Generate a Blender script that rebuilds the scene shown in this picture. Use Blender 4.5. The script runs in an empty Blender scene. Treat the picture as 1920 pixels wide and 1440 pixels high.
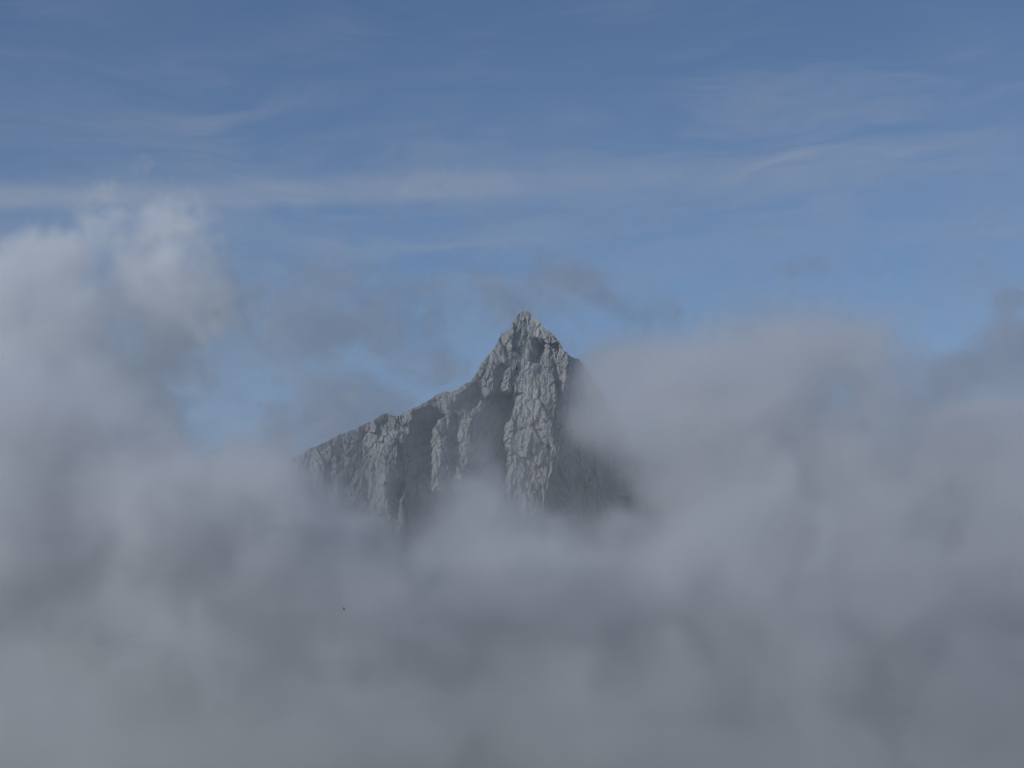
import bpy, bmesh, math, random
import numpy as np
from mathutils import Vector, noise as mn

S = bpy.context.scene
R = math.radians
FOC = 1925.0 / 480.0                     # focal length over half the frame width
PITCH = R(8.0)

# ------------------------------------------------------------------ camera
cam = bpy.data.cameras.new('camera')
cam.sensor_width = 36.0
cam.lens = 18.0 * FOC
cam.clip_start = 1.0
cam.clip_end = 80000.0
co = bpy.data.objects.new('camera', cam)
S.collection.objects.link(co)
co.location = (0, 0, 0)
co.rotation_euler = (R(90) + PITCH, 0, 0)
S.camera = co

# ------------------------------------------------------------------ light
SUN_EL, SUN_AZ = R(30.0), R(-118.0)       # azimuth from +Y (view direction), negative = left
sun_dir = Vector((math.sin(SUN_AZ) * math.cos(SUN_EL), math.cos(SUN_AZ) * math.cos(SUN_EL), math.sin(SUN_EL)))
sl = bpy.data.lights.new('sun', 'SUN')
sl.energy = 2.8
sl.angle = R(0.5)
sl.color = (1.0, 0.97, 0.93)
so = bpy.data.objects.new('sun', sl)
S.collection.objects.link(so)
so.location = (0, 0, 500)
so.rotation_euler = sun_dir.to_track_quat('Z', 'Y').to_euler()

S.view_settings.view_transform = 'Standard'
S.view_settings.look = 'None'
S.view_settings.exposure = -0.1
S.view_settings.gamma = 1.0
S.view_settings.use_curve_mapping = False

S.render.engine = 'CYCLES'
S.cycles.max_bounces = 9
S.cycles.diffuse_bounces = 2
S.cycles.volume_bounces = 5
S.cycles.volume_step_rate = 2.8
S.cycles.volume_max_steps = 512
S.cycles.use_adaptive_sampling = True
S.cycles.adaptive_threshold = 0.035
S.cycles.use_denoising = True
S.cycles.sample_clamp_indirect = 4.0


# ------------------------------------------------------------------ node helpers
class NT:
    def __init__(s, t): s.t = t
    def n(s, kind, **kw):
        nd = s.t.nodes.new(kind)
        for k, v in kw.items(): setattr(nd, k, v)
        return nd
    def l(s, a, b): s.t.links.new(a, b)
    def put(s, sock, v):
        if isinstance(v, (int, float, tuple)): sock.default_value = v
        else: s.l(v, sock)
    def m(s, op, a, b=0.0, c=0.0, clamp=False):
        nd = s.n('ShaderNodeMath', operation=op); nd.use_clamp = clamp
        for i, v in enumerate((a, b, c)): s.put(nd.inputs[i], v)
        return nd.outputs[0]
    def ss(s, x, a, b):
        nd = s.n('ShaderNodeMapRange', interpolation_type='SMOOTHSTEP')
        s.put(nd.inputs['Value'], x); s.put(nd.inputs['From Min'], a); s.put(nd.inputs['From Max'], b)
        return nd.outputs[0]
    def xyz(s, x, y, z):
        nd = s.n('ShaderNodeCombineXYZ')
        for i, v in enumerate((x, y, z)): s.put(nd.inputs[i], v)
        return nd.outputs[0]
    def noise(s, vec, scale, detail=5, rough=0.5, dist=0.0):
        nd = s.n('ShaderNodeTexNoise'); s.l(vec, nd.inputs['Vector'])
        nd.inputs['Scale'].default_value = scale; nd.inputs['Detail'].default_value = detail
        nd.inputs['Roughness'].default_value = rough; nd.inputs['Distortion'].default_value = dist
        return nd.outputs[0]
    def mix(s, f, a, b):
        nd = s.n('ShaderNodeMix', data_type='RGBA')
        s.put(nd.inputs[0], f)
        for sock, v in ((nd.inputs[6], a), (nd.inputs[7], b)):
            if isinstance(v, tuple): sock.default_value = v + (1,) if len(v) == 3 else v
            else: s.l(v, sock)
        return nd.outputs[2]


# ------------------------------------------------------------------ world: daylight sky with thin high cirrus
W = bpy.data.worlds.new('World'); S.world = W; W.use_nodes = True
W.cycles.sampling_method = 'MANUAL'; W.cycles.sample_map_resolution = 512
wt = NT(W.node_tree)
bg = W.node_tree.nodes['Background']
sky = wt.n('ShaderNodeTexSky', sky_type='NISHITA')
sky.sun_disc = False
sky.sun_elevation = SUN_EL
sky.sun_rotation = SUN_AZ
sky.altitude = 2700
sky.air_density = 1.0; sky.dust_density = 0.35; sky.ozone_density = 3.2
tc = wt.n('ShaderNodeTexCoord')
sp = wt.n('ShaderNodeSeparateXYZ'); wt.l(tc.outputs['Generated'], sp.inputs[0])
az = wt.m('MULTIPLY', wt.m('ARCTAN2', sp.outputs[0], sp.outputs[1]), 57.2958)      # degrees, 0 = +Y
el = wt.m('MULTIPLY', wt.m('ARCSINE', sp.outputs[2]), 57.2958)
# fine streaks, drawn out along slightly tilted lines of the high wind
tilt = wt.m('ADD', el, wt.m('MULTIPLY', az, -0.06))
warp = wt.noise(wt.xyz(wt.m('MULTIPLY', az, 0.09), wt.m('MULTIPLY', el, 0.35), 3.0), 1.0, 3, 0.55)
tw = wt.m('ADD', tilt, wt.m('MULTIPLY', wt.m('SUBTRACT', warp, 0.5), 5.0))
st = wt.noise(wt.xyz(wt.m('MULTIPLY', az, 0.13), wt.m('MULTIPLY', tw, 0.75), 0.0), 1.0, 7, 0.58)
stf = wt.noise(wt.xyz(wt.m('MULTIPLY', az, 0.30), wt.m('MULTIPLY', tw, 2.6), 9.0), 1.0, 6, 0.6)
patch = wt.noise(wt.xyz(wt.m('MULTIPLY', az, 0.10), wt.m('MULTIPLY', el, 0.16), 21.0), 1.0, 2, 0.5)
streak = wt.m('MULTIPLY', wt.ss(wt.m('ADD', wt.m('MULTIPLY', st, 0.7), wt.m('MULTIPLY', stf, 0.3)), 0.42, 0.72), wt.ss(patch, 0.35, 0.68))
# the long band across the frame
cen = wt.m('ADD', 13.62, wt.m('MULTIPLY', az, 0.052))
bw = wt.noise(wt.xyz(wt.m('MULTIPLY', az, 0.2), wt.m('MULTIPLY', el, 0.8), 5.0), 1.0, 5, 0.6)
dd = wt.m('ADD', wt.m('SUBTRACT', el, cen), wt.m('MULTIPLY', wt.m('SUBTRACT', bw, 0.5), 0.55))
up = wt.ss(dd, 0.60, 0.05)
wid = wt.m('ADD', 0.45, wt.m('MULTIPLY', wt.ss(az, -4.0, 14.0), 1.3))                # sharp lower edge at the left, long fade at the right
lo = wt.ss(wt.m('DIVIDE', wt.m('ADD', dd, wt.m('ADD', wid, 0.1)), wid), 0.0, 1.0)
band = wt.m('MULTIPLY', wt.m('MULTIPLY', up, lo), wt.m('ADD', 0.65, wt.m('MULTIPLY', stf, 0.6)))
band = wt.m('MULTIPLY', band, wt.m('SUBTRACT', 0.52, wt.m('MULTIPLY', az, 0.022)))
broad = wt.m('MULTIPLY', wt.ss(el, 8.0, 13.0), wt.m('MULTIPLY', wt.ss(el, 18.2, 13.5), wt.ss(st, 0.2, 0.7)))
tot = wt.m('ADD', wt.m('ADD', wt.m('MULTIPLY', streak, 0.26), wt.m('MULTIPLY', broad, 0.22)), wt.m('MULTIPLY', band, 0.55), clamp=True)
tot = wt.m('MULTIPLY', tot, wt.ss(el, 2.0, 9.0))
lift = wt.n('ShaderNodeVectorMath', operation='SCALE'); wt.l(sky.outputs[0], lift.inputs[0]); lift.inputs['Scale'].default_value = 1.0
cirrus_col = wt.mix(tot, lift.outputs[0], (3.35, 3.85, 4.85))
wt.l(cirrus_col, bg.inputs['Color'])
bg.inputs['Strength'].default_value = 0.092


# ------------------------------------------------------------------ placing things where they stand
def at(px, py, Y):
    """the point at distance Y along +Y that the photograph shows at pixel px, py (1920 wide)"""
    u = (px - 960.0) / 960.0 / FOC
    v = (720.0 - py) / 960.0 / FOC
    c, s = math.cos(PITCH), math.sin(PITCH)
    dy = c - v * s
    return (u / dy * Y, Y, (v * c + s) / dy * Y)

def tag(o, label=None, cat=None, group=None, kind=None):
    if label: o['label'] = label
    if cat: o['category'] = cat
    if group: o['group'] = group
    if kind: o['kind'] = kind
    return o

def sstep(x, a, b):
    t = np.clip((x - a) / (b - a), 0, 1)
    return t * t * (3 - 2 * t)


# ------------------------------------------------------------------ vectorised gradient noise (numpy)
_rng = np.random.default_rng(11)
_perm = _rng.permutation(256).astype(np.int32); _perm = np.concatenate([_perm, _perm, _perm])
_g = _rng.normal(size=(256, 3)); _g /= np.linalg.norm(_g, axis=1)[:, None]
_g = _g.astype(np.float32)

def perlin(x, y, z):
    xi, yi, zi = (np.floor(a).astype(np.int32) for a in (x, y, z))
    xf, yf, zf = (x - xi).astype(np.float32), (y - yi).astype(np.float32), (z - zi).astype(np.float32)
    xi &= 255; yi &= 255; zi &= 255
    f = lambda t: t * t * t * (t * (t * 6 - 15) + 10)
    u, v, w = f(xf), f(yf), f(zf)
    def gr(dx, dy, dz):
        g = _g[_perm[_perm[_perm[xi + dx] + yi + dy] + zi + dz]]
        return g[..., 0] * (xf - dx) + g[..., 1] * (yf - dy) + g[..., 2] * (zf - dz)
    l = lambda a, b, t: a + (b - a) * t
    return l(l(l(gr(0,0,0), gr(1,0,0), u), l(gr(0,1,0), gr(1,1,0), u), v),
             l(l(gr(0,0,1), gr(1,0,1), u), l(gr(0,1,1), gr(1,1,1), u), v), w) * 1.5

def fbm(x, y, z, scale, octs=4, gain=0.5, off=0.0, ridged=False):
    r, a, f, n = 0, 1.0, 1.0 / scale, 0.0
    for k in range(octs):
        p = perlin(x * f + off + 17.3 * k, y * f + off * 1.7 + 5.1 * k, z * f - off + 9.7 * k)
        if ridged: p = 1 - 2 * np.abs(p)
        r = r + a * p; n += a; a *= gain; f *= 2.03
    return r / n

def worley(x, y, z, scale, off=0):
    """distance to the nearest and second nearest cell point, and the cell's own random value"""
    x, y, z = x / scale + off, y / scale + off, z / scale + off
    xi, yi, zi = (np.floor(a).astype(np.int32) for a in (x, y, z))
    ox = np.zeros(x.shape); oz = ox.copy(); d1 = np.full(x.shape, 9.0); d2 = d1.copy(); idv = np.zeros(x.shape)
    rv = _g
    for a in (-1, 0, 1):
        for b in (-1, 0, 1):
            for c in (-1, 0, 1):
                h = _perm[_perm[_perm[(xi + a) & 255] + ((yi + b) & 255)] + ((zi + c) & 255)]
                q = rv[h] * 0.5 + 0.5
                d = np.sqrt((xi + a + q[..., 0] - x) ** 2 + (yi + b + q[..., 1] - y) ** 2 + (zi + c + q[..., 2] - z) ** 2)
                m = d < d1
                ox = np.where(m, x - (xi + a + q[..., 0]), ox); oz = np.where(m, z - (zi + c + q[..., 2]), oz)
                d2 = np.where(m, d1, np.minimum(d2, d)); idv = np.where(m, h / 255.0, idv); d1 = np.where(m, d, d1)
    return d1, d2, idv, ox * scale, oz * scale


# ------------------------------------------------------------------ the peak
YM = 1925.0
RIDGE = [(-500,1180),(-200,1110),(0,1040),(120,985),(220,950),(300,918),(340,900),(357,893),(368,889),(377,888),(390,892),(420,902),(455,906),(500,890),
 (530,868),(553,857),(567,855),(575,848),(582,842),(600,835),(620,826),(637,816),(655,810),(675,802),(695,792),(708,786),(714,780),
 (726,777),(735,780),(745,782),(758,776),(775,767),(797,757),(815,744),(837,734),(843,735),(850,734),(853,731),(866,725),(882,717),(889,705),(896,695),
 (902,681),(910,672),(920,663),(932,643),(940,627),(948,624),(957,616),(960,605),(967,597),(971,589),(976,585),(982,583),(990,583),(995,586),
 (1001,595),(1009,601),(1022,616),(1035,625),(1047,640),(1057,657),(1070,669),(1077,671),(1085,673),(1092,680),(1097,692),(1106,696),(1112,712),(1118,716),(1122,734),(1131,739),(1137,758),(1150,764),
 (1158,792),(1172,800),(1185,832),(1200,842),(1260,890),(1330,910),(1420,950),(1600,1010),(1900,1060),(2100,1100),(2450,1180)]
rx, ry = np.array(RIDGE, float).T

def spaced(parts):
    out = []
    for a, b, st in parts: out.append(np.arange(a, b, st))
    return np.concatenate(out + [[parts[-1][1]]])
cols = spaced([(-500, 300, 10), (300, 540, 2.0), (540, 1130, 0.85), (1130, 1300, 1.6), (1300, 2450, 10)])
crest = np.interp(cols, rx, ry)
crest += np.array([3.0 * mn.noise((c / 16.0, 0.3, 0)) + 2.0 * mn.noise((c / 6.0, 4.3, 0)) + 1.0 * mn.noise((c / 2.6, 7.7, 0)) for c in cols]) * np.where(np.abs(cols - 985) < 18, 0.5, 1)
rows = spaced([(0, 30, 0.8), (30, 330, 0.95), (330, 420, 2.0), (420, 900, 12)])      # pixels below the crest
PX, DV = np.meshgrid(cols, rows)
PY = crest[None, :] + DV
# blend: rows below the crest become plain heights further down, so that the ledges run level
# shaded recesses of the face (polygons over the photographed rock), each one a wall turned away from the sun
HOLES = [
 # deep gully left of the pillar, in three reaches between the ribs
 ([(768,800),(778,772),(800,765),(822,772),(833,782),(820,790),(812,806),(808,830),(809,850),(807,900),(766,900),(764,850)], 0.95),
 ([(842,795),(848,768),(856,778),(856,795),(853,820),(857,842),(852,880),(846,900),(843,870),(839,820)], 1.0),
 ([(836,770),(868,735),(884,720),(893,722),(902,732),(910,750),(918,738),(932,742),(944,738),(960,738),(962,760),(961,788),(950,792),(944,800),(945,838),(950,855),(946,930),(866,930),(876,880),(881,850),(889,822),(888,790),(878,772),(858,768)], 0.95),
 # small shaded wall near the left shoulder
 ([(928,690),(942,682),(952,690),(946,700),(940,716),(936,735),(926,738),(924,715)], 0.7),
 ([(958,700),(966,694),(970,700),(965,712),(960,732),(957,732)], 0.9),
 # niche below the summit
 ([(994,637),(1008,633),(1023,637),(1021,650),(1016,662),(1013,675),(1002,680),(990,677),(993,664),(999,652)], 2.2),
 # flank beyond the pillar
 ([(1075,668),(1085,674),(1300,780),(1300,1200),(1015,1200),(1022,930),(1034,892),(1038,858),(1050,842),(1053,815),(1050,790),(1049,770),(1056,745),(1058,720),(1066,690)], 0.85),
 ([(782,925),(866,925),(950,930),(972,950),(975,1200),(766,1200),(776,985),(780,960)], 0.6),
 ([(720,905),(745,900),(758,912),(750,940),(745,985),(735,985),(728,940)], 0.9),
]
jx = 7.0 * fbm(PX, PY * 0.8, PX * 0, 13.0, 4, 0.6) + 5.0 * fbm(PX, PY * 0.7, PX * 0, 4.5, 2, 0.6, 3.0)
jy = 9.0 * fbm(PX, PY * 0.8, PX * 0 + 9, 12.0, 4, 0.6)
QX, QY = PX + jx, PY + jy

def inside(poly, X, Y):
    r = np.zeros(X.shape, bool); n = len(poly)
    for i in range(n):
        x1, y1 = poly[i]; x2, y2 = poly[(i + 1) % n]
        if y1 == y2: continue
        r ^= ((Y > y1) != (Y > y2)) & (X < (x2 - x1) * (Y - y1) / (y2 - y1) + x1)
    return r
slope = np.zeros(PX.shape)
for poly, s in HOLES:
    m = inside(poly, QX, QY)
    slope[m] = np.maximum(slope[m], s * 1.12)
# walk each row from left to right: the wall recedes through a recess, then steps out again
acc = np.zeros(PX.shape); cur = np.zeros(PX.shape[0]); dx = np.diff(cols, prepend=cols[0]) * 0.5
for i in range(PX.shape[1]):
    s = slope[:, i]
    far = cols[i] > 1130
    cur = np.where(s > 0, cur + s * dx[i] * (0.8 if far else 1.0), cur * math.exp(-dx[i] / (60.0 if far else 1.1)))
    acc[:, i] = cur
# soften once vertically
acc[1:-1] = (acc[:-2] + 2 * acc[1:-1] + acc[2:]) / 4
hz = np.clip(DV, 0, 420) * 0.5                       # metres below the crest
relief = acc.copy()
# columns bulge: pillar, spur, upper tower
def hump(c, w, top, bot, amt):
    return amt * np.exp(-((PX - c) / w) ** 2) * sstep(PY, top, top + 40) * (1 - sstep(PY, bot, bot + 80))
relief -= hump(1010, 46, 700, 1050, 6) + hump(735, 34, 790, 980, 16) + hump(826, 13, 780, 930, 6) + hump(870, 11, 775, 930, 6) + hump(762, 16, 905, 1010, 9)
# face leans back towards the crest, steep on the tower
drop = np.clip(PY - 583, -10, 1000) * 0.5
front = -(0.40 * drop * (1 - 0.25 * sstep(PY, 700, 900)))
# crest wanders in depth; left of the tower the face turns a little towards the sun
crestY = np.interp(cols, [-500, 377, 560, 720, 880, 985, 1062, 1075, 1300, 2450], [120, 60, -8, -4, 6, 3, 0, 5, 60, 300])[None, :]
Xw = (PX - 960) * 0.5
Zw = (720 - PY) * 0.5
# rock: blocky crags, joints and broken ledges
vis = (sstep(PX, 480, 600) * 0.7 + 0.3)
def facets(x, y, z, cell, off, step, tilt, jd):
    """broken rock: every cell a plane of its own tilt and height, split from its neighbours by a joint"""
    a1, a2, i_, ox, oz = worley(x, y, z, cell, off)
    h1 = (i_ * 7.31) % 1.0 - 0.5; h2 = (i_ * 13.7) % 1.0 - 0.5
    return (i_ - 0.5) * step + tilt * (h1 * ox + h2 * oz) - jd * cell * (1 - sstep(a2 - a1, 0.0, 0.12))
wx_ = Xw + 2.2 * fbm(Xw, relief * 0, Zw, 9.0, 3, 0.6); wz_ = Zw + 3.0 * fbm(Xw, relief * 0 + 5, Zw, 11.0, 3, 0.6)
blk = facets(wx_ * 1.25, relief * 0.5, wz_ * 0.50 + wx_ * 0.30, 17.0, 0, 4.5, 0.7, 0.03)
blk1 = facets(wx_ * 1.15 - wz_ * 0.22, relief * 0.5, wz_ * 0.62, 7.0, 20, 1.9, 0.7, 0.045)
blk2 = facets(wx_ * 1.1, relief * 0.5 + 50, wz_ * 0.8, 3.2, 7, 1.1, 0.7, 0.06)
big = 6.0 * fbm(Xw * 1.2, relief * 0.3, Zw * 0.45, 42.0, 4, 0.55)
rid = 2.2 * fbm(Xw * 1.4, relief * 0.3, Zw * 0.35, 12.0, 4, 0.6, 4.0, True)
fine = 0.8 * fbm(Xw, relief, Zw * 0.8, 2.6, 2, 0.6, 8.0)
rock = (big * 1.1 + rid + blk * 1.15 + blk1 + blk2 * 0.95 + fine * 1.15) * vis
rock *= np.clip(0.35 + DV / 30.0, 0, 1) * np.where(slope > 0, np.where(PX > 1040, 0.85, 0.45), 1.0)
Yd = YM + crestY + front + relief - rock

verts_front = np.zeros(PX.shape + (3,))
c_, s_ = math.cos(PITCH), math.sin(PITCH)
U = (PX - 960.0) / 960.0 / FOC; V = (720.0 - PY) / 960.0 / FOC
DY = c_ - V * s_
# the rock stands round the plane of the crest: sizes are taken at that distance
verts_front[..., 0] = U / DY * YM
verts_front[..., 2] = (V * c_ + s_) / DY * YM
verts_front[..., 1] = Yd
# undo the drift in the outline that the nearer foot of the face would show
sc = (Yd / YM)
verts_front[..., 0] *= 1 + (sc - 1) * 0.9
verts_front[..., 2] *= 1 + (sc - 1) * 0.9
# back side falls away from the crest
nb = 26
back = np.zeros((nb, len(cols), 3))
for k in range(nb):
    t = (k + 1) / nb
    d = 4 + 420 * t ** 1.6
    back[k, :, 0] = verts_front[0, :, 0]
    back[k, :, 1] = verts_front[0, :, 1] + d * 0.9 + 6 * (fbm(verts_front[0, :, 0], np.full(len(cols), d), np.zeros(len(cols)), 25, 3))
    back[k, :, 2] = verts_front[0, :, 2] - d * 0.95 + 10 * t * fbm(verts_front[0, :, 0], np.full(len(cols), d), np.ones(len(cols)), 30, 3)
allv = np.concatenate([back[::-1], verts_front], 0)
nr, nc = allv.shape[:2]
idx = np.arange(nr * nc).reshape(nr, nc)
quads = np.stack([idx[:-1, :-1], idx[1:, :-1], idx[1:, 1:], idx[:-1, 1:]], -1).reshape(-1, 4)

def mesh_np(name, v, q, mat, smooth=False):
    me = bpy.data.meshes.new(name)
    v = np.ascontiguousarray(v.reshape(-1, 3), dtype=np.float32)
    me.vertices.add(len(v)); me.vertices.foreach_set('co', v.ravel())
    if q is not None:
        me.loops.add(q.size); me.loops.foreach_set('vertex_index', q.ravel().astype(np.int32))
        me.polygons.add(len(q)); me.polygons.foreach_set('loop_start', np.arange(0, q.size, q.shape[1], dtype=np.int32))
        me.polygons.foreach_set('use_smooth', np.full(len(q), smooth))
    me.update()
    if q is not None: me.validate()
    if mat: me.materials.append(mat)
    o = bpy.data.objects.new(name, me); S.collection.objects.link(o)
    return o

def rock_material():
    m = bpy.data.materials.new('rock'); m.use_nodes = True
    t = NT(m.node_tree); b = m.node_tree.nodes['Principled BSDF']
    g = t.n('ShaderNodeNewGeometry'); P = g.outputs['Position']
    mp = t.n('ShaderNodeMapping'); t.l(P, mp.inputs[0]); mp.inputs['Scale'].default_value = (1.2, 0.6, 0.45)
    n1 = t.noise(mp.outputs[0], 0.035, 6, 0.6)
    n2 = t.noise(mp.outputs[0], 0.22, 6, 0.65, 0.6)
    c = t.mix(t.ss(n1, 0.35, 0.65), (0.228, 0.235, 0.240), (0.32, 0.326, 0.325))
    c = t.mix(t.m('MULTIPLY', t.ss(n2, 0.5, 0.72), 0.6), c, (0.15, 0.152, 0.142))
    # greenish lichen and alpine heath, on ledges that hold soil
    sx = t.n('ShaderNodeSeparateXYZ'); t.l(g.outputs['Normal'], sx.inputs[0])
    n3 = t.noise(P, 0.05, 5, 0.6)
    veg = t.m('MULTIPLY', t.ss(sx.outputs[2], 0.3, 0.7), t.ss(n3, 0.45, 0.6))
    c = t.mix(t.m('MULTIPLY', veg, 0.7), c, (0.085, 0.10, 0.06))
    # warm iron stain in broad bands, dark wet streaks down the face
    n5 = t.noise(mp.outputs[0], 0.06, 4, 0.6, 1.0)
    c = t.mix(t.m('MULTIPLY', t.ss(n5, 0.52, 0.7), 0.45), c, (0.30, 0.262, 0.21))
    m2 = t.n('ShaderNodeMapping'); t.l(P, m2.inputs[0]); m2.inputs['Scale'].default_value = (1.0, 0.4, 0.10)
    n6 = t.noise(m2.outputs[0], 0.35, 4, 0.6)
    c = t.mix(t.m('MULTIPLY', t.ss(n6, 0.56, 0.7), 0.35), c, (0.10, 0.105, 0.105))
    # pale quartz scars
    n4 = t.noise(P, 0.28, 3, 0.5)
    c = t.mix(t.m('MULTIPLY', t.ss(n4, 0.72, 0.78), 0.8), c, (0.5, 0.49, 0.46))
    t.l(c, b.inputs['Base Color']); b.inputs['Roughness'].default_value = 0.9
    b.inputs['Specular IOR Level'].default_value = 0.25
    bp = t.n('ShaderNodeBump'); bp.inputs['Strength'].default_value = 0.7; bp.inputs['Distance'].default_value = 0.8
    t.l(t.noise(P, 0.9, 6, 0.7), bp.inputs['Height']); t.l(bp.outputs[0], b.inputs['Normal'])
    return m
ROCK = rock_material()
mt = mesh_np('mountain', allv, quads, ROCK)
tag(mt, 'jagged grey rock spire rising out of a sea of cloud, with its long left ridge', 'mountain', kind='structure')

# valley ground far below the cloud, out to the horizon
def terrain():
    n = 120
    a = np.linspace(-1, 1, n); ax = np.sign(a) * np.abs(a) ** 2.2 * 40000
    X, Y = np.meshgrid(ax, ax); Y = Y + 1900
    r = np.hypot(X, Y - 1900)
    Z = -900 + 420 * fbm(X, Y, X * 0, 2600, 5, 0.5, 2.0, True) * sstep(r, 0, 3000) + 760 * np.exp(-(r / 1100) ** 2)
    i = np.arange(n * n).reshape(n, n)
    q = np.stack([i[:-1, :-1], i[:-1, 1:], i[1:, 1:], i[1:, :-1]], -1).reshape(-1, 4)
    m = bpy.data.materials.new('wooded_slope'); m.use_nodes = True
    t = NT(m.node_tree); b = m.node_tree.nodes['Principled BSDF']
    g = t.n('ShaderNodeNewGeometry')
    c = t.mix(t.ss(t.noise(g.outputs['Position'], 0.004, 8, 0.65), 0.4, 0.6), (0.045, 0.06, 0.03), (0.13, 0.125, 0.10))
    t.l(c, b.inputs['Base Color']); b.inputs['Roughness'].default_value = 0.95
    Z = np.where((np.abs(X) < 1500) & (np.abs(Y - 1900) < 1500), np.minimum(Z, -260), Z)
    o = mesh_np('terrain', np.stack([X, Y, Z], -1), q, m, True)
    tag(o, 'wooded valley floor and lower ridges hidden below the cloud', kind='structure')
terrain()


# ------------------------------------------------------------------ clouds: real volumes on density grids
def grid_volume(name, lo, hi, cell, fn, mat):
    lo, hi = np.array(lo, float), np.array(hi, float)
    n = np.maximum(2, np.round((hi - lo) / cell).astype(int) + 1)
    hi = lo + (n - 1) * cell
    ax = [np.linspace(lo[k], hi[k], n[k], dtype=np.float32) for k in range(3)]
    X, Y, Z = np.meshgrid(*ax, indexing='ij')
    D = fn(X, Y, Z).astype(np.float32)
    # nothing is cut by the faces of the grid
    for k, a in enumerate(ax):
        e = np.minimum(a - lo[k], hi[k] - a); f = sstep(e, 0, 6 * cell)
        D *= f.reshape([-1 if q == k else 1 for q in range(3)])
    N = D.size
    me = bpy.data.meshes.new(name)
    me.vertices.add(N)
    at_ = me.attributes.new('density_value', 'FLOAT', 'POINT')
    at_.data.foreach_set('value', np.clip(D, 0, 4).ravel())
    me.materials.append(mat)
    o = bpy.data.objects.new(name, me); S.collection.objects.link(o)
    ng = bpy.data.node_groups.new('density_grid', 'GeometryNodeTree')
    ng.interface.new_socket('Geometry', in_out='INPUT', socket_type='NodeSocketGeometry')
    ng.interface.new_socket('Geometry', in_out='OUTPUT', socket_type='NodeSocketGeometry')
    t = NT(ng)
    gi, go = t.n('NodeGroupInput'), t.n('NodeGroupOutput')
    ps = t.n('GeometryNodeInputPosition'); s = t.n('ShaderNodeSeparateXYZ'); t.l(ps.outputs[0], s.inputs[0])
    ii = []
    for k in range(3):
        f = t.m('DIVIDE', t.m('SUBTRACT', s.outputs[k], float(lo[k])), float(cell))
        c = t.n('FunctionNodeFloatToInt', rounding_mode='ROUND'); t.l(f, c.inputs[0]); ii.append(c.outputs[0])
    def im(op, a, b):
        nd = t.n('FunctionNodeIntegerMath', operation=op)
        for q, v in enumerate((a, b)):
            if isinstance(v, int): nd.inputs[q].default_value = v
            else: t.l(v, nd.inputs[q])
        return nd.outputs[0]
    ix = im('ADD', im('MULTIPLY', im('ADD', im('MULTIPLY', ii[0], int(n[1])), ii[1]), int(n[2])), ii[2])
    na = t.n('GeometryNodeInputNamedAttribute', data_type='FLOAT'); na.inputs[0].default_value = 'density_value'
    si = t.n('GeometryNodeSampleIndex', data_type='FLOAT', domain='POINT')
    t.l(gi.outputs[0], si.inputs[0]); t.l(na.outputs[0], si.inputs[1]); t.l(ix, si.inputs['Index'])
    vc = t.n('GeometryNodeVolumeCube')
    t.l(si.outputs[0], vc.inputs['Density'])
    vc.inputs['Min'].default_value = tuple(lo); vc.inputs['Max'].default_value = tuple(hi)
    for k, a in enumerate('XYZ'): vc.inputs['Resolution ' + a].default_value = int(n[k])
    sm = t.n('GeometryNodeSetMaterial'); sm.inputs['Material'].default_value = mat
    t.l(vc.outputs[0], sm.inputs[0]); t.l(sm.outputs[0], go.inputs[0])
    md = o.modifiers.new('density_grid', 'NODES'); md.node_group = ng
    print(name, n, N, 'filled', float((D > 0.001).mean()), flush=True)
    return o

def cloud_material(name, k, g=0.46, col=(0.960, 0.970, 0.986)):
    m = bpy.data.materials.new(name); m.use_nodes = True
    nt = m.node_tree; nt.nodes.remove(nt.nodes['Principled BSDF'])
    t = NT(nt); out = nt.nodes['Material Output']
    v = t.n('ShaderNodeVolumePrincipled')
    v.inputs['Color'].default_value = col + (1,)
    v.inputs['Density'].default_value = k
    v.inputs['Density Attribute'].default_value = 'density'
    v.inputs['Anisotropy'].default_value = g
    t.l(v.outputs[0], out.inputs['Volume'])
    return m

def puffs(X, Y, Z, blobs):
    """soft union of ellipsoidal puffs; each is (px, py, Y, radius x, radius y, radius z, strength) in photograph pixels and metres"""
    E = np.zeros(X.shape, np.float32)
    x, y, z = X[:, 0, 0], Y[0, :, 0], Z[0, 0, :]
    for (px, py, yy, a, b, c, w) in blobs:
        cx, cy, cz = at(px, py, yy)
        a *= 0.5; c *= 0.5                              # pixels to metres
        q = 1.6
        i = np.where(np.abs(x - cx) < q * a)[0]; j = np.where(np.abs(y - cy) < q * b)[0]; k = np.where(np.abs(z - cz) < q * c)[0]
        if not (len(i) and len(j) and len(k)): continue
        sl_ = (slice(i[0], i[-1] + 1), slice(j[0], j[-1] + 1), slice(k[0], k[-1] + 1))
        r2 = ((x[sl_[0]] - cx) / a)[:, None, None] ** 2 + ((y[sl_[1]] - cy) / b)[None, :, None] ** 2 + ((z[sl_[2]] - cz) / c)[None, None, :] ** 2
        f = w * np.exp(-r2 * 1.1).astype(np.float32) * (r2 < q * q)
        if w > 0: E[sl_] = E[sl_] + f - E[sl_] * np.clip(f, 0, 1)
        else: E[sl_] *= np.clip(1 + f, 0, 1)
    return E

def billow(X, Y, Z, seed, scale=90.0):
    wx = 22 * perlin(X / 70 + seed, Y / 70, Z / 70); wz = 22 * perlin(X / 70, Y / 70 + seed, Z / 70 + 40)
    n = fbm(X + wx, Y, Z + wz, scale, 5, 0.62, seed)
    b = fbm(X + wx, Y + wz, Z, scale * 0.55, 4, 0.55, seed + 3, True)
    return n * 0.9 + (0.35 - b) * 0.35

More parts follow.
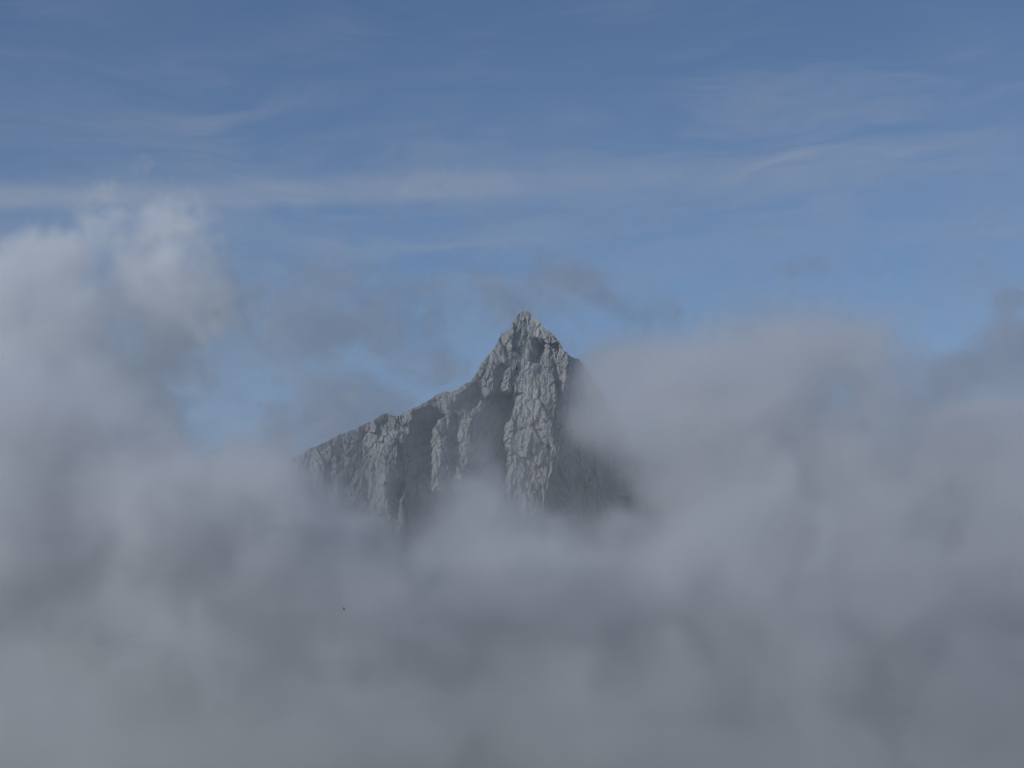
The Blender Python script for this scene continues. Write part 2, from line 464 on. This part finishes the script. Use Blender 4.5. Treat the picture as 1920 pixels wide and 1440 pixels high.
BANK_TOP = [(-300,730),(0,735),(130,760),(220,740),(320,780),(360,850),(385,885),(410,870),(430,845),(470,830),(520,840),(560,900),(640,940),(700,985),(760,1015),(830,930),(900,900),(960,915),(1010,940),(1060,970),
            (1110,985),(1180,1000),(1250,960),(1300,900),(1400,850),(1520,880),(1600,840),(1700,870),(1800,810),(2000,780),(2300,740)]

def bank(X, Y, Z):
    px = 960 + X / Y * 1925 * 2
    top = np.interp(px, *np.array(BANK_TOP, float).T)
    ztop = np.float32(1) * (np.tan(PITCH + np.arctan((720 - top) * 0.5 / 1925)) * 1780)
    zmean = math.tan(PITCH + math.atan((720 - 865) * 0.5 / 1925)) * 1780
    lowf = perlin(X / 170 + 3.3, Y / 300, Z / 120 + 8.1) + 0.5 * perlin(X / 80, Y / 150 + 4, Z / 62)
    E = sstep(ztop - Z, -45, 60) * 0.74
    E *= sstep(Y - 1580 - 50 * lowf + 0.9 * np.clip(zmean - Z, 0, 400), -60, 90)                 # the near side of the bank bulges and retreats
    E += puffs(X, Y, Z, [
        (885,925,1790, 60,40,40,.5),(620,1000,1780,110,60,60,.5),(450,930,1800,80,60,85,.9),
        (1175,775,1840,95,60,110,1.4),(1125,700,1880,48,50,55,1.5),(1130,770,1880,55,50,75,1.7),(1240,800,1830,100,60,110,1.2),(1330,820,1830,120,60,110,.9),(1230,760,1820,110,60,100,.8),(1300,775,1820,150,80,115,.85),(1430,690,1820,140,80,110,.85),(1550,650,1840,120,90,90,.8),(1640,760,1820,150,80,120,.75),
        (1230,880,1820,90,60,80,.6),(1360,880,1800,150,70,120,.75),(1500,820,1800,200,80,160,.8),
        (1880,800,1800,120,80,100,.75),(1780,880,1800,160,80,110,.8),(1560,1030,1700,80,60,60,.5),(130,760,1780,160,80,120,.6),(20,850,1760,140,80,150,.6),
        (390,1040,1580,170,70,120,.7),(280,1000,1620,150,60,110,.5),(640,860,1870,120,30,60,.30),(600,1240,1600,200,60,90,.3),(1100,1180,1650,200,60,90,.3),
    ])
    n = billow(X, Y, Z, 5.0, 62.0)
    D = 0.18 * sstep(E + 0.9 * n, 0.08, 0.5) + 0.82 * sstep(E + 1.1 * n, 0.40, 1.0)
    # further down the bank is an even, softer fog
    deep = sstep(zmean - Z + 40 * lowf, 55, 210)
    D = D * (1 - deep) + deep * 0.42 * sstep(E + 0.45 * n, 0.25, 0.95)
    # gaps that let the rock show
    for (qx, qy, yy, a, b_, cc, w) in [(1105,890,1850,70,90,60,.95),(765,945,1850,60,150,62,.95),(830,800,1860,160,110,75,1.0),(1005,790,1850,70,110,110,1.0),(625,875,1850,140,140,62,.92),
                                        (415,770,1860,38,200,85,.9),(378,905,1850,40,200,34,.95)]:
        cx, cy, cz = at(qx, qy, yy)
        r2 = ((X - cx) / (a * .5)) ** 2 + ((Y - cy) / b_) ** 2 + ((Z - cz) / (cc * .5)) ** 2
        D *= 1 - w * np.exp(-(r2 + 1.2 * n) * 0.9).clip(0, 1)
    mist = sstep(ztop + 190 - Z, 0, 170) * sstep(Y, 1450, 1600) * (0.025 + 0.09 * (n + 0.25).clip(0, 1))
    return np.maximum(D, mist)

x0, _, _ = at(-260, 720, 1925); x1, _, _ = at(2180, 720, 1925)
lo_z = at(960, 1640, 1500)[2]; hi_z = at(960, 500, 1925)[2]
o = grid_volume('cloud_bank', (x0, 1300, lo_z), (x1, 1905, hi_z), 4.2, bank, cloud_material('cloud_vapour', 0.032))
tag(o, 'thick grey sea of cloud hiding the foot of the rock spire', 'cloud bank', kind='stuff')

def cumulus(X, Y, Z):
    E = puffs(X, Y, Z, [(285,320,2080,60,35,55,.6),(330,400,2080,60,40,60,.5),(200,430,2080,100,60,80,.95),(330,490,2080,130,70,110,.9),(330,600,2080,120,60,80,.7),(230,690,2070,120,60,80,.9),(120,480,2080,110,60,60,.8),(60,590,2040,150,80,130,1.3),(75,575,2005,90,45,75,1.7),(10,550,1995,100,40,80,1.7),(542,832,2080,24,20,14,1.3),(505,862,2080,20,20,16,1.1),(655,748,2080,16,16,10,.9),(590,800,2080,40,20,16,.7),
        (220,570,2080,170,70,100,.8),(400,580,2100,110,70,90,.95),(-120,800,2060,150,80,120,1.0),(90,700,2050,140,60,100,1.0),(300,640,2080,130,60,70,.7),(70,560,2020,110,50,100,.8),(20,800,2060,200,80,120,.9),(280,800,2080,140,70,100,.75),(200,940,2080,260,80,120,.9),(400,870,2090,90,60,60,.3)])
    n = billow(X, Y, Z, 31.0, 66.0)
    return sstep(E + 1.45 * n * sstep(E, 0.02, 0.25), 0.36, 1.15)
a0, _, z0 = at(-300, 1060, 2100); a1, _, z1 = at(740, 230, 2100)
o = grid_volume('cumulus_cloud', (a0, 1960, z0), (a1, 2200, z1), 4.5, cumulus, cloud_material('cumulus_vapour', 0.036, 0.1))
tag(o, 'sunlit heaped cloud towering above the left end of the cloud bank', 'cloud', kind='stuff')

def veils(X, Y, Z):
    E = puffs(X, Y, Z, [(600,610,2300,270,70,165,.95),(1020,560,2300,290,50,100,.75),(300,700,2300,220,60,140,.5),(640,770,2280,120,70,95,1.15),(560,830,2280,100,60,75,1.1),(710,740,2290,90,60,70,.8),(500,900,2280,110,60,60,.8),(720,640,2300,150,60,90,.42),(640,540,2300,120,60,50,.40),(820,700,2290,100,60,70,.5),
        (930,540,2300,90,50,45,.5),(1080,520,2300,70,50,35,.5),(1000,470,2300,50,40,12,.3),(1230,580,2300,110,50,45,.5),(1500,500,2300,110,50,28,.55),(1640,520,2300,70,40,25,.35),
        (1895,565,2280,45,45,40,1.1),(1850,690,2280,100,70,60,1.6),(1790,720,2280,40,60,50,1.0),(1900,640,2270,70,70,60,1.4),(1950,760,2280,120,50,100,.9),(1400,690,2290,260,60,65,.6),(1580,650,2290,140,60,70,.75),(1180,680,2290,150,60,70,.6),
        (560,640,2290,100,50,50,.38),(480,560,2300,60,50,60,.35),(540,500,2300,50,40,50,.3)])
    n = billow(X, Y, Z, 57.0, 62.0)
    return sstep(E * (1 + 0.4 * n) + 1.15 * n * sstep(E, 0.03, 0.3), 0.26, 1.15)
a0, _, z0 = at(20, 1000, 2300); a1, _, z1 = at(2200, 420, 2300)
o = grid_volume('cloud_veil', (a0, 2180, z0), (a1, 2420, z1), 5.0, veils, cloud_material('veil_vapour', 0.034, 0.66, (0.91, 0.945, 1.0)))
tag(o, 'thin torn shreds of cloud drifting behind and above the summit', 'cloud veil', kind='stuff')


# ------------------------------------------------------------------ birds wheeling in front of the face
def bird(px, py, Y, span, heading, bank_, flap, label):
    """soaring bird as one skin: spindle body with head, beak and fanned tail, and two tapered wings"""
    bm = bmesh.new()
    L = span * 0.5
    prof = [(-0.50, .004, 0), (-0.47, .012, 0), (-0.42, .042, .01), (-0.34, .055, .012), (-0.22, .075, 0), (0.0, .085, -.01), (0.2, .06, -.005), (0.34, .035, 0), (0.5, .02, 0)]
    rings = []
    for (t, r_, zc) in prof:
        wide = 1.0 if t < 0.3 else 1.0 + (t - 0.3) * 16
        flat = 1.0 if t < 0.3 else 0.35
        rings.append([bm.verts.new((math.cos(a) * r_ * L * 1.5 * wide, -t * L, math.sin(a) * r_ * L * 1.5 * flat + zc * L)) for a in [k * math.pi / 5 for k in range(10)]])
    for a, b in zip(rings, rings[1:]):
        for k in range(10): bm.faces.new((a[k], a[(k + 1) % 10], b[(k + 1) % 10], b[k]))
    bm.faces.new(rings[0][::-1]); bm.faces.new(rings[-1])
    for s_ in (-1, 1):
        secs = [(0.02, .20, -.20, 0), (0.18, .24, -.17, .25), (0.36, .26, -.13, .42), (0.55, .17, -.12, .45), (0.78, .04, -.12, .40), (1.0, -.10, -.16, .30)]
        ring = []
        for (u, fr, bk, zz) in secs:
            x = s_ * u * span * 0.5; z = zz * flap * span * 0.5
            th = 0.012 * span * (1 - u * 0.8)
            ring.append([bm.verts.new((x, fr * L, z)), bm.verts.new((x, (fr + bk) / 2 * L, z + th)), bm.verts.new((x, bk * L, z)), bm.verts.new((x, (fr + bk) / 2 * L, z - th * .5))])
        for a, b in zip(ring, ring[1:]):
            for k in range(4): bm.faces.new((a[k], a[(k + 1) % 4], b[(k + 1) % 4], b[k]))
        bm.faces.new(ring[0]); bm.faces.new(ring[-1][::-1])
    bmesh.ops.recalc_face_normals(bm, faces=bm.faces)
    me = bpy.data.meshes.new('bird'); bm.to_mesh(me); bm.free()
    for p in me.polygons: p.use_smooth = True
    me.materials.append(FEATHER)
    o = bpy.data.objects.new('bird', me); S.collection.objects.link(o)
    o.location = at(px, py, Y); o.rotation_euler = (0.1, bank_, heading)
    tag(o, label, 'bird', 'birds circling before the mountain')
FEATHER = bpy.data.materials.new('black_feather'); FEATHER.use_nodes = True
ft = NT(FEATHER.node_tree); fb = FEATHER.node_tree.nodes['Principled BSDF']
ft.l(ft.mix(ft.noise(ft.n('ShaderNodeTexCoord').outputs['Object'], 9.0, 4), (0.012, 0.012, 0.014), (0.03, 0.029, 0.03)), fb.inputs['Base Color'])
fb.inputs['Roughness'].default_value = 0.55
bird(969, 690, 520, 1.5, R(100), R(60), 0.3, 'black bird gliding across the rock just below the summit niche')
bird(645, 1142, 600, 1.5, R(85), R(38), 0.5, 'tiny dark bird over the grey cloud bank below the ridge')
bird(5, 671, 640, 1.1, R(80), R(40), 0.5, 'tiny dark bird against the white heaped cloud at the left edge')
